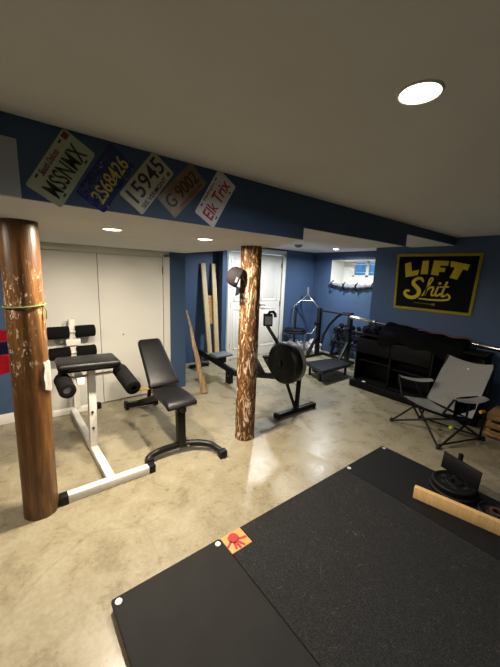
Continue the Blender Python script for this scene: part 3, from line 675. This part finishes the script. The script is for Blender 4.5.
yh = MB(); yh.cyl((1.17, 3.02, .43), (1.05, 3.06, .43), .011, 12); yh.cyl((1.05, 3.06, .43), (.995, 3.075, .43), .017, 12, .004); yh.build('adjust_handle', M['yellow'], ib)
ibar((1.19, 3.03, .32), (1.19, 3.02, .46), 'handle_mount', .04)

# ------------------------------------------------------------------ leaning log pole and lumber frame in the recess
mb = MB(); P0, P1 = Vector((2.085, 3.56, .0)), Vector((1.99, 3.905, 1.12)); pts = [P0.lerp(P1, i/16) for i in range(17)]
mb.tube([p+Vector((.006*math.sin(i*1.1), .004*math.cos(i*.9), 0)) for i, p in enumerate(pts)], [(.048-.036*i/16)*(1+.06*math.sin(i*2.3)) for i in range(17)], 14)
tag(mb.build('log_pole', M['branch']), 'thin tapering bark covered pole leaning on the blue wall corner', 'pole')
lf = thing('lumber_frame', 'two pale studs joined by a strand board panel leaning in the dark recess', 'lumber frame', (2.96, 4.74, 0))
MB().bar((2.895, 4.74, .005), (2.845, 4.965, 1.81), .088, .038, up=(0, -1, 0), bev=.002).build('stud', M['stud'], lf)
MB().bar((3.04, 4.74, .005), (3.065, 4.965, 1.81), .088, .038, up=(0, -1, 0), bev=.002).build('stud', M['stud'], lf)
MB().bar((2.96, 4.855, .72), (2.96, 4.92, 1.24), .22, .012, up=(0, -1, 0)).build('strand_board', M['osb'], lf)

# ------------------------------------------------------------------ rowing machine, its rail running back behind the post
rw = thing('rowing_machine', 'black rowing machine with a round flywheel, its rail running behind the centre post', 'rowing machine', (2.69, 2.41, 0))
fx, fy, fz = 2.465, 2.47, .64
MB().lathe([(.03, -.012), (.10, -.02), (.22, -.012), (.242, .01), (.248, .03), (.248, .085), (.242, .1)], (fx, fy, fz), (1, 0, 0), 56, caps=False).build('flywheel_cage', M['black'], rw)
rings = MB()
for r in (.08, .11, .14, .17, .20): rings.lathe([(r-.006, -.018), (r-.003, -.024), (r+.003, -.024), (r+.006, -.018)], (fx, fy, fz), (1, 0, 0), 48, caps=False)
rings.lathe([(.0001, -.03), (.03, -.028), (.034, -.012)], (fx, fy, fz), (1, 0, 0), 24, caps=False); rings.build('fan_grille', M['black'], rw)
MB().lathe([(.242, .0), (.242, .06), (.22, .08), (.09, .1), (.0001, .1)], (fx+.1, fy, fz), (1, 0, 0), 56, caps=False).build('rear_housing', M['silver'], rw)
MB().cyl((fx+.17, fy, fz+.03), (fx+.27, fy, fz+.03), .085, 28, .01).build('chain_housing', M['black'], rw)
MB().bar((2.38, 2.41, .035), (3.0, 2.40, .035), .06, .05, bev=.008).build('front_foot', M['black'], rw)
for x, y in ((2.385, 2.41), (2.995, 2.40)): MB().cyl((x, y-.04, .032), (x, y+.04, .032), .032, 18, .006).build('foot_wheel', M['gasket'], rw)
MB().bar((2.68, 2.405, .05), (2.53, 2.50, .52), .05, .035, bev=.006).build('leg', M['black'], rw)
MB().bar((2.70, 2.405, .05), (2.76, 2.44, .62), .05, .04, bev=.006).build('leg', M['black'], rw)
arm = MB(); arm.bar((2.51, 2.56, .82), (2.44, 2.72, 1.05), .045, .03, bev=.006); arm.build('monitor_arm', M['black'], rw)
mo = MB().bar((2.45, 2.72, 1.04), (2.46, 2.735, 1.19), .11, .045, up=(-.5, -.8, 0), bev=.01).build('monitor', M['black'], rw)
MB().bar((2.43, 2.69, 1.065), (2.44, 2.705, 1.16), .08, .006, up=(-.5, -.8, 0)).build('screen', M['silver'], mo)
hk = MB(); hk.tube([(2.46, 2.73, 1.18), (2.475, 2.72, 1.21), (2.505, 2.70, 1.215), (2.525, 2.685, 1.19), (2.53, 2.68, 1.15)], .018, 10); hk.build('monitor_hood', M['black'], rw)
mb = MB(); mb.bar((2.62, 4.69, .285), (2.60, 3.52, .20), .055, .08, bev=.006); mb.bar((2.60, 3.56, .20), (2.54, 2.62, .43), .055, .07, bev=.006); mb.build('rail', M['black'], rw)
MB().bar((2.62, 4.66, .325), (2.602, 3.65, .254), .02, .012).build('track', M['chrome'], rw)
MB().bar((2.44, 4.68, .03), (2.80, 4.66, .03), .06, .05, bev=.008).build('rear_foot', M['black'], rw)
MB().bar((2.615, 4.66, .04), (2.615, 4.66, .26), .06, .06, bev=.004).build('leg', M['black'], rw)
MB().bar((2.61, 3.72, .0), (2.61, 3.72, .18), .07, .11, bev=.004).build('leg', M['black'], rw)
MB().lathe([(.001, .006), (.016, .004), (.016, 0)], (2.575, 3.70, .12), (-1, -.05, 0), 12, caps=False).build('bolt', M['chrome'], rw)
MB().box((2.62, 3.98, .385), (.31, .24, .04), rot=(0, 0, 0), bev=.018, seg=3).build('seat', M['greypad'], rw)['label'] = 'grey sliding seat'
MB().box((2.61, 3.98, .322), (.10, .2, .10), bev=.006).build('seat_carriage', M['black'], rw)
for s_ in (-1, 1): MB().box((2.575+s_*.10, 2.90, .50), (.10, .26, .022), rot=(.75, 0, 0), bev=.006).build('foot_plate', M['black'], rw)
MB().tube([(2.45, 2.76, .64), (2.55, 2.75, .64), (2.65, 2.76, .64)], .015, 10).build('pull_handle', M['foam'], rw)

# ------------------------------------------------------------------ black cubby shelf along the right wall and what lies on it
SH = .845
sh = thing('shelf_unit', 'long black open cubby shelf under the banner', 'shelf unit', (4.3, 1.8, 0))
x0, x1, ya, yb = 4.19, 4.45, .98, 2.60
MB().box((4.13+.04, (ya+yb)/2, .055), (.08, yb-ya+.06, .11), bev=.004).build('plinth', M['cabinet'], sh)
MB().box(((x0+x1)/2, (ya+yb)/2, SH-.015), (x1-x0+.02, yb-ya+.02, .03), bev=.003).build('top_board', M['cabinet'], sh)
MB().box(((x0+x1)/2, (ya+yb)/2, .12), (x1-x0, yb-ya, .03), bev=.002).build('bottom_board', M['cabinet'], sh)
MB().box((x1-.006, (ya+yb)/2, .45), (.012, yb-ya, .66)).build('back_board', M['cabinet'], sh)
for y in (ya+.013, 1.52, 2.06, yb-.013): MB().box(((x0+x1)/2, y, .45), (x1-x0, .026, .66), bev=.002).build('upright', M['cabinet'], sh)
for (a, b_, z) in ((2.073, 2.574, .43), (1.533, 2.047, .40), (.993, 1.507, .42)): MB().box(((x0+x1)/2+.01, (a+b_)/2, z), (x1-x0-.02, b_-a, .022), bev=.002).build('shelf_board', M['cabinet'], sh)
MB().box((x0-.006, (2.073+2.574)/2, .66), (.014, .50, .22), bev=.003).build('drawer_front', M['cabinet'], sh)
MB().box((x0-.006, (1.533+2.047)/2, .66), (.014, .51, .22), bev=.003).build('drawer_front', M['cabinet'], sh)
tag(MB().box((4.16, 2.40, .118), (.035, .05, .014), bev=.004).build('chalk_block', M['paper']), 'small white chalk block on the shelf plinth', 'chalk')
cl = MB()
def clothf(u, v):
    y = 2.27-1.07*u; s_ = v*2
    d = .10+.03*math.sin(9*u+1)+.03*math.sin(17*u)
    if v < .7: return Vector((4.445-.275*v/.7, y, SH+.012+(.17-.10*u)*max(0, 1-1.3*v)+.04*abs(noise.noise(Vector((u*6, v*4, 1))))+.02*math.sin(PI*v/.7)))
    k = (v-.7)/.3; return Vector((4.168-.006*math.sin(14*u), y, SH+.008-k*d))
cl.grid(clothf, 60, 20, .004)
tag(cl.build('draped_cloth', M['darkfabric']), 'black cloth draped over the top of the black shelf', 'cloth')
gb = MB(); gb.lump((4.275, 2.47, SH+.04), (.075, .10, .075), .25, 2.5, 3, floor=SH+.001); gb.lump((4.275, 2.36, SH+.05), (.08, .09, .08), .25, 3, 8, floor=SH+.001)
tag(gb.build('gym_bag', M['darkfabric']), 'slouched black gym bag at the left end of the shelf top', 'bag')
be = MB(); be.tube([(4.36-.02*math.sin(i*.9), 1.80-.05*i, SH+.145-.0022*i+.008*math.sin(i*1.3)) for i in range(13)], .024, 8, flat=.35)
tag(be.build('lifting_belt', M['leather']), 'reddish brown lifting belt lying along the shelf top', 'belt')
bb = thing('barbell', 'chrome barbell lying along the back of the shelf top against the wall', 'barbell', (4.415, 1.9, .9))
b0, b1 = Vector((4.41, 2.90, 1.025)), Vector((4.42, .60, .878)); bd_ = (b1-b0).normalized()
MB().cyl(b0, b0+bd_*.42, .026, 24, .003).build('sleeve', M['chrome'], bb)
MB().cyl(b0+bd_*.42, b0+bd_*.45, .038, 24, .004).build('collar', M['chrome'], bb)
MB().cyl(b0+bd_*.45, b0+bd_*1.76, .0145, 16).build('shaft', M['chrome'], bb)
MB().cyl(b0+bd_*1.76, b0+bd_*1.79, .038, 24, .004).build('collar', M['chrome'], bb)
MB().cyl(b0+bd_*1.79, b1, .026, 24, .003).build('sleeve', M['chrome'], bb)

# ------------------------------------------------------------------ wooden crate by the chair
ct = thing('wooden_crate', 'slatted pine crate on the floor behind the grey camp chair', 'crate', (4.15, .66, 0))
for i, z in enumerate((.055, .145, .235)):
    for yy in (.70,):
        MB().box((3.99, .60, z), (.018, .46, .062), bev=.003).build('slat', M['crate'], ct)
        MB().box((4.30, .60, z), (.018, .46, .062), bev=.003).build('slat', M['crate'], ct)
        MB().box((4.145, .822, z), (.29, .018, .062), bev=.003).build('slat', M['crate'], ct)
        MB().box((4.145, .378, z), (.29, .018, .062), bev=.003).build('slat', M['crate'], ct)
for x, y in ((4.008, .80), (4.008, .40), (4.282, .80), (4.282, .40), (4.008, .66), (4.008, .53)): MB().box((x, y, .135), (.02, .03, .265)).build('corner_post', M['crate'], ct)
MB().box((4.145, .6, .268), (.33, .46, .016), bev=.003).build('top_board', M['crate'], ct)
MB().box((4.145, .6, .02), (.28, .42, .014)).build('bottom_board', M['crate'], ct)

# ------------------------------------------------------------------ grey camp chair
ch = thing('camp_chair', 'grey folding camp chair in front of the black shelf', 'camp chair', (3.55, 1.2, 0))
FL, FR = Vector((3.43, 1.50, .37)), Vector((3.215, 1.005, .39)); RL, RR = Vector((3.79, 1.375, .29)), Vector((3.58, .86, .29))
TL_, TR_ = Vector((3.88, 1.25, .835)), Vector((3.70, .785, .86))
def seatf(u, v):
    p = FL.lerp(FR, u).lerp(RL.lerp(RR, u), v); p.z -= .045*math.sin(PI*u)*(.3+.7*math.sin(PI*min(1, v*.8+.1))); return p
def backf(u, v):
    p = RL.lerp(RR, u).lerp(TL_.lerp(TR_, u), v); n = Vector((.9, -.3, -.3))
    wn = 1+.0*v; p += n*.035*math.sin(PI*u)*(1-.3*v); p.z -= .03*math.sin(PI*u)*v; return p
MB().grid(seatf, 16, 12, .006).build('seat', M['fabric'], ch)
bk = MB().grid(backf, 18, 16, .006).build('backrest', M['fabric'], ch)
pc = backf(.52, .86); MB().lathe([(.001, .004), (.011, .002), (.012, 0)], pc+Vector((-.01, .003, .006)), (-.9, .3, .3), 16, caps=False).build('badge', M['paper'], bk)
def cbar(p, q, name, r=.011, m_='black'): return MB().cyl(p, q, r, 12).build(name, M[m_], ch)
ffl, ffr, frl, frr = Vector((3.47, 1.60, .012)), Vector((3.265, 1.015, .012)), Vector((3.80, 1.42, .012)), Vector((3.86, .80, .012))
cbar(ffl, FR.lerp(RR, .5)-Vector((0, 0, .02)), 'leg'); cbar(ffr, FL.lerp(RL, .5)-Vector((0, 0, .02)), 'leg')
cbar(frl, RR+Vector((0, 0, .0)), 'leg'); cbar(frr, RL+Vector((0, 0, 0)), 'leg')
cbar(ffl, RL, 'leg'); cbar(ffr, RR, 'leg'); cbar(frl, FL.lerp(RL, .25), 'leg'); cbar(frr, FR.lerp(RR, .25), 'leg')
for p in (ffl, ffr, frl, frr): MB().lathe([(.001, -.012), (.02, -.012), (.022, 0), (.014, .03), (.001, .03)], p, (0, 0, 1), 14, caps=False).build('foot', M['gasket'], ch)
cbar(frl, TL_, 'back_pole'); cbar(frr+Vector((-.05, .02, 0)), TR_, 'back_pole')
cbar(FL, RL, 'seat_rail'); cbar(FR, RR, 'seat_rail')
cbar(frl+Vector((0, 0, .02)), frr+Vector((0, 0, .02)), 'cross_brace', .009); cbar(ffr+Vector((0, 0, .03)), frr+Vector((0, 0, .02)), 'cross_brace', .009)
AL0, AL1 = Vector((3.47, 1.575, .575)), Vector((3.74, 1.33, .55)); AR0, AR1 = Vector((3.235, .935, .565)), Vector((3.57, .785, .56))
for A0, A1, FRt in ((AL0, AL1, FL), (AR0, AR1, FR)):
    d = (A1-A0).normalized(); side = Vector((d.y, -d.x, 0))
    MB().grid(lambda u, v: A0.lerp(A1, u)+side*(v-.5)*(.05+.08*math.sin(PI*min(1, u*.7+.1)))+Vector((0, 0, -.02*math.sin(PI*u)-.012*(2*v-1)**2)), 14, 6, .006).build('armrest', M['fabric'], ch)
    cbar(A0+Vector((0, 0, -.01)), FRt, 'arm_post', .011)
    cbar(A0.lerp(A1, .5)+Vector((0, 0, -.03)), FRt.lerp(RL if FRt is FL else RR, .8), 'arm_post', .011)
MB().cyl((3.70, .80, .37), (3.64, .82, .37), .018, 14, .004).build('strap_end', M['yellow'], ch)['label'] = 'yellow strap end'
MB().lump((3.44, .985, .19), (.022, .022, .02), .1, 2, 1, 3).build('leg_joint', M['lime'], ch)['label'] = 'lime green joint'
pk = MB().grid(lambda u, v: Vector((3.30+.26*u, .945-.1*u, .555-.20*v*(1-.3*u)))+Vector((0, .006*math.sin(5*u), 0)), 8, 8, .004).build('side_pocket', M['darkfabric'], ch)

# ------------------------------------------------------------------ alcove gear
rk = thing('squat_stand', 'black squat stand with a crossbar in the alcove', 'squat stand', (5.14, 3.65, 0))
U1, U2 = (5.12, 4.10), (5.02, 3.30)
for (x, y) in (U1, U2):
    MB().bar((x, y, .05), (x, y, 1.02), .075, .075, bev=.004).build('upright', M['blackmetal'], rk)
    MB().bar((x-.45, y, .03), (x+.24, y, .03), .06, .05, bev=.004).build('foot', M['blackmetal'], rk)
    MB().bar((x-.30, y, .06), (x-.02, y, .45), .05, .05, bev=.004).build('brace', M['blackmetal'], rk)
    MB().box((x-.06, y, .70), (.09, .085, .07), bev=.006).build('bar_hook', M['black'], rk)
MB().cyl((U1[0], U1[1], .97), (U2[0], U2[1], .97), .018, 14).build('crossbar', M['blackmetal'], rk)
MB().bar((U1[0]+.2, U1[1], .03), (U2[0]+.2, U2[1], .03), .05, .05, bev=.004).build('rear_beam', M['blackmetal'], rk)
mb = MB(); mb.tube(cr3 := [Vector((5.05, 3.98-.0*i, .0)) for i in range(0)] or [Vector(p) for p in ((5.06, 3.95, .30), (5.05, 3.90, .50), (5.05, 3.78, .72), (5.06, 3.62, .90), (5.09, 3.50, .985), (5.10, 3.42, .985), (5.08, 3.36, .90), (5.07, 3.32, .70), (5.07, 3.33, .50))], .025, 8, flat=.3)
tag(mb.build('resistance_band', M['gasket']), 'black resistance band looped over the squat stand crossbar', 'resistance band')
# low black bench slab in front of it
lb = thing('low_bench', 'low flat black bench standing in front of the squat stand', 'bench', (4.25, 3.13, 0))
ang = math.atan2(-.12, .82)
q1 = [Vector(p) for p in ((3.98, 3.42), (3.77, 2.89), (4.59, 2.91), (4.67, 3.31))]
mb = MB(); mb.prism([(p.x, p.y) for p in (q1[0], q1[1], q1[2], q1[3])], .05, Matrix.Translation((0, 0, .155))); bmesh.ops.bevel(mb.bm, geom=mb.bm.edges[:], offset=.012, segments=2, affect='EDGES'); mb.build('pad', M['vinyl'], lb)
mb = MB(); mb.bar((3.90, 3.16, .13), (4.60, 3.11, .13), .08, .05, bev=.004); mb.build('frame_rail', M['blackmetal'], lb)
for x, y in ((3.98, 3.30), (3.88, 3.0), (4.53, 2.98), (4.58, 3.24)): MB().cyl((x, y, 0), (x, y, .157), .022, 14, .004).build('leg', M['blackmetal'], lb)
# dumbbell rack
dr = thing('dumbbell_rack', 'black two tier dumbbell rack against the alcove window wall', 'dumbbell rack', (5.45, 3.55, 0))
for y in (3.15, 3.95):
    MB().bar((5.41, y, .02), (5.61, y, .62), .05, .05, bev=.004).build('side_frame', M['blackmetal'], dr)
    MB().bar((5.40, y, .025), (5.62, y, .025), .05, .05, bev=.004).build('foot', M['blackmetal'], dr)
for z, x in ((.26, 5.47), (.52, 5.54)):
    for dx in (-.07, .07): MB().bar((x+dx, 3.12, z+dx*.35), (x+dx, 3.98, z+dx*.35), .035, .03, bev=.003).build('tray_rail', M['blackmetal'], dr)
def dumbbell(x, y, z, s, where):
    t = thing('dumbbell', 'black hex dumbbell, ' + where, 'dumbbell', (x, y, z), 'hex dumbbells on the rack')
    tilt = .35
    dx = Vector((math.cos(tilt), 0, math.sin(tilt)))
    for k in (-1, 1):
        p = Vector((x, y, z))+dx*k*.06; MB().lathe([(s*.8, 0), (s, .008), (s, .06*s/.05), (s*.8, .07*s/.05)], p, dx*k, 6).build('head', M['iron'], t, smooth=20)
    MB().cyl(Vector((x, y, z))-dx*.062, Vector((x, y, z))+dx*.062, .015, 12).build('handle', M['chrome'], t)
names = ['leftmost', 'second from the left', 'third from the left', 'fourth from the left', 'fifth from the left', 'rightmost']
for j, (z, x, tier) in enumerate(((.26, 5.47, 'lower'), (.52, 5.54, 'upper'))):
    for i in range(6): dumbbell(x, 3.90-.137*i, z+.088, .052-.002*i, f'{names[i]} on the {tier} tray of the rack')
# plate stand and trap bar in the corner
ps = thing('plate_stand', 'black round topped plate stand with a peg in the alcove corner', 'plate stand', (4.80, 4.47, 0))
MB().cyl((4.80, 4.47, .02), (4.80, 4.47, .92), .024, 16, .004).build('post', M['blackmetal'], ps)
for k in range(3):
    a = k*2*PI/3+.4; MB().bar((4.80, 4.47, .03), (4.85+.26*math.cos(a), 4.42+.26*math.sin(a), .02), .05, .035, bev=.004).build('leg', M['blackmetal'], ps)
MB().lathe([(.03, .44), (.05, .42), (.05, .45)], (4.80, 4.47, .02), (0, 0, 1), 16, caps=False).build('stop_collar', M['chrome'], ps)
G2 = 'weight plates on the alcove stand'
for k, z in enumerate((.47, .512)):
    weight_plate(4.80, 4.47, z, .25 if k == 0 else .22, .04, ['larger lower black weight plate on the alcove plate stand', 'smaller upper black weight plate on the alcove plate stand'][k], G2, holes=0)
tb = thing('trap_bar', 'silver trap bar standing on end in the alcove corner', 'trap bar', (5.2, 4.62, 0))
def tp(px, z): # along the back wall, leaning slightly
    return Vector((5.16+px*.75+.05*z, 4.47-px*.6+.06*z, z))
hexp = [tp(0, 1.26), tp(-.30, 1.0), tp(-.31, .62), tp(-.16, .42), tp(.14, .42), tp(.26, .60), tp(.26, 1.0)]
MB().tube(hexp, .016, 10, closed=True).build('hex_frame', M['chrome'], tb)
MB().cyl(tp(0, 1.26), tp(0, 1.42), .024, 16).build('sleeve', M['silver'], tb)
MB().cyl(tp(-.02, .43), tp(-.02, .02), .024, 16).build('sleeve', M['silver'], tb)
MB().tube([tp(-.14, 1.135), tp(.13, 1.13)], .015, 10).build('handle', M['chrome'], tb)
# crumpled plastic sheet
pl = MB(); pl.lump((4.98, 4.66, .09), (.26, .09, .17), .4, 2.2, 2, floor=.004); pl.lump((5.42, 4.44, .09), (.15, .17, .17), .4, 2.4, 6, floor=.004)
tag(pl.build('plastic_sheeting', M['plastic']), 'crumpled white plastic sheeting on the alcove floor', 'plastic sheet')
# bundle hanging over the window sill
bu = thing('sill_bundle', 'pale grey rolled cloth bundle resting on the window sill', 'cloth bundle', (5.66, 3.72, 1.52))
def sag(t): return Vector((5.60+.02*math.sin(3*t), 4.30-1.12*t, 1.525-.05*math.sin(PI*t)))
mb = MB(); n = 30; mb.tube([sag(i/n) for i in range(n+1)], [.016+.034*math.sin(PI*i/n)*(1+.35*math.sin(i*1.7)) for i in range(n+1)], 12); mb.build('roll', M['greycloth'], bu)
for tt in (.1, .36, .62, .95):
    p = sag(tt); MB().tube([p+Vector((.0, 0, .075)), p+Vector((-.065, .01, .03)), p+Vector((-.07, .01, -.03)), p+Vector((-.01, 0, -.08))], .013, 8).build('strap', M['black'], bu)
# red and navy cloth on the left part of the closet wall
fg = thing('wall_flag', 'red and navy cloth hanging on the wall behind the brown log post', 'flag', (-.2, CY-.01, .45))
def flagf(c0, c1):
    return lambda u, v: Vector((-.62+.635*u, CY-.012-.012*math.sin(9*u+3*v), (c0(u))*(1-v)+c1(u)*v))
MB().grid(flagf(lambda u: 1.0, lambda u: .86+.02*u), 14, 4, .002).build('red_stripe', M['redcloth'], fg)
MB().grid(flagf(lambda u: .86+.02*u, lambda u: .70+.05*u), 14, 4, .002).build('navy_stripe', M['navycloth'], fg)
MB().grid(flagf(lambda u: .70+.05*u, lambda u: .40+.16*u), 14, 4, .002).build('red_stripe', M['redcloth'], fg)

# ------------------------------------------------------------------ picture settings
vs = S.view_settings; vs.view_transform = 'Standard'; vs.look = 'None'; vs.gamma = 1; vs.use_curve_mapping = False; vs.exposure = 0.3
S.cycles.use_denoising = True; S.cycles.max_bounces = 8; S.cycles.diffuse_bounces = 5; S.cycles.sample_clamp_indirect = 4
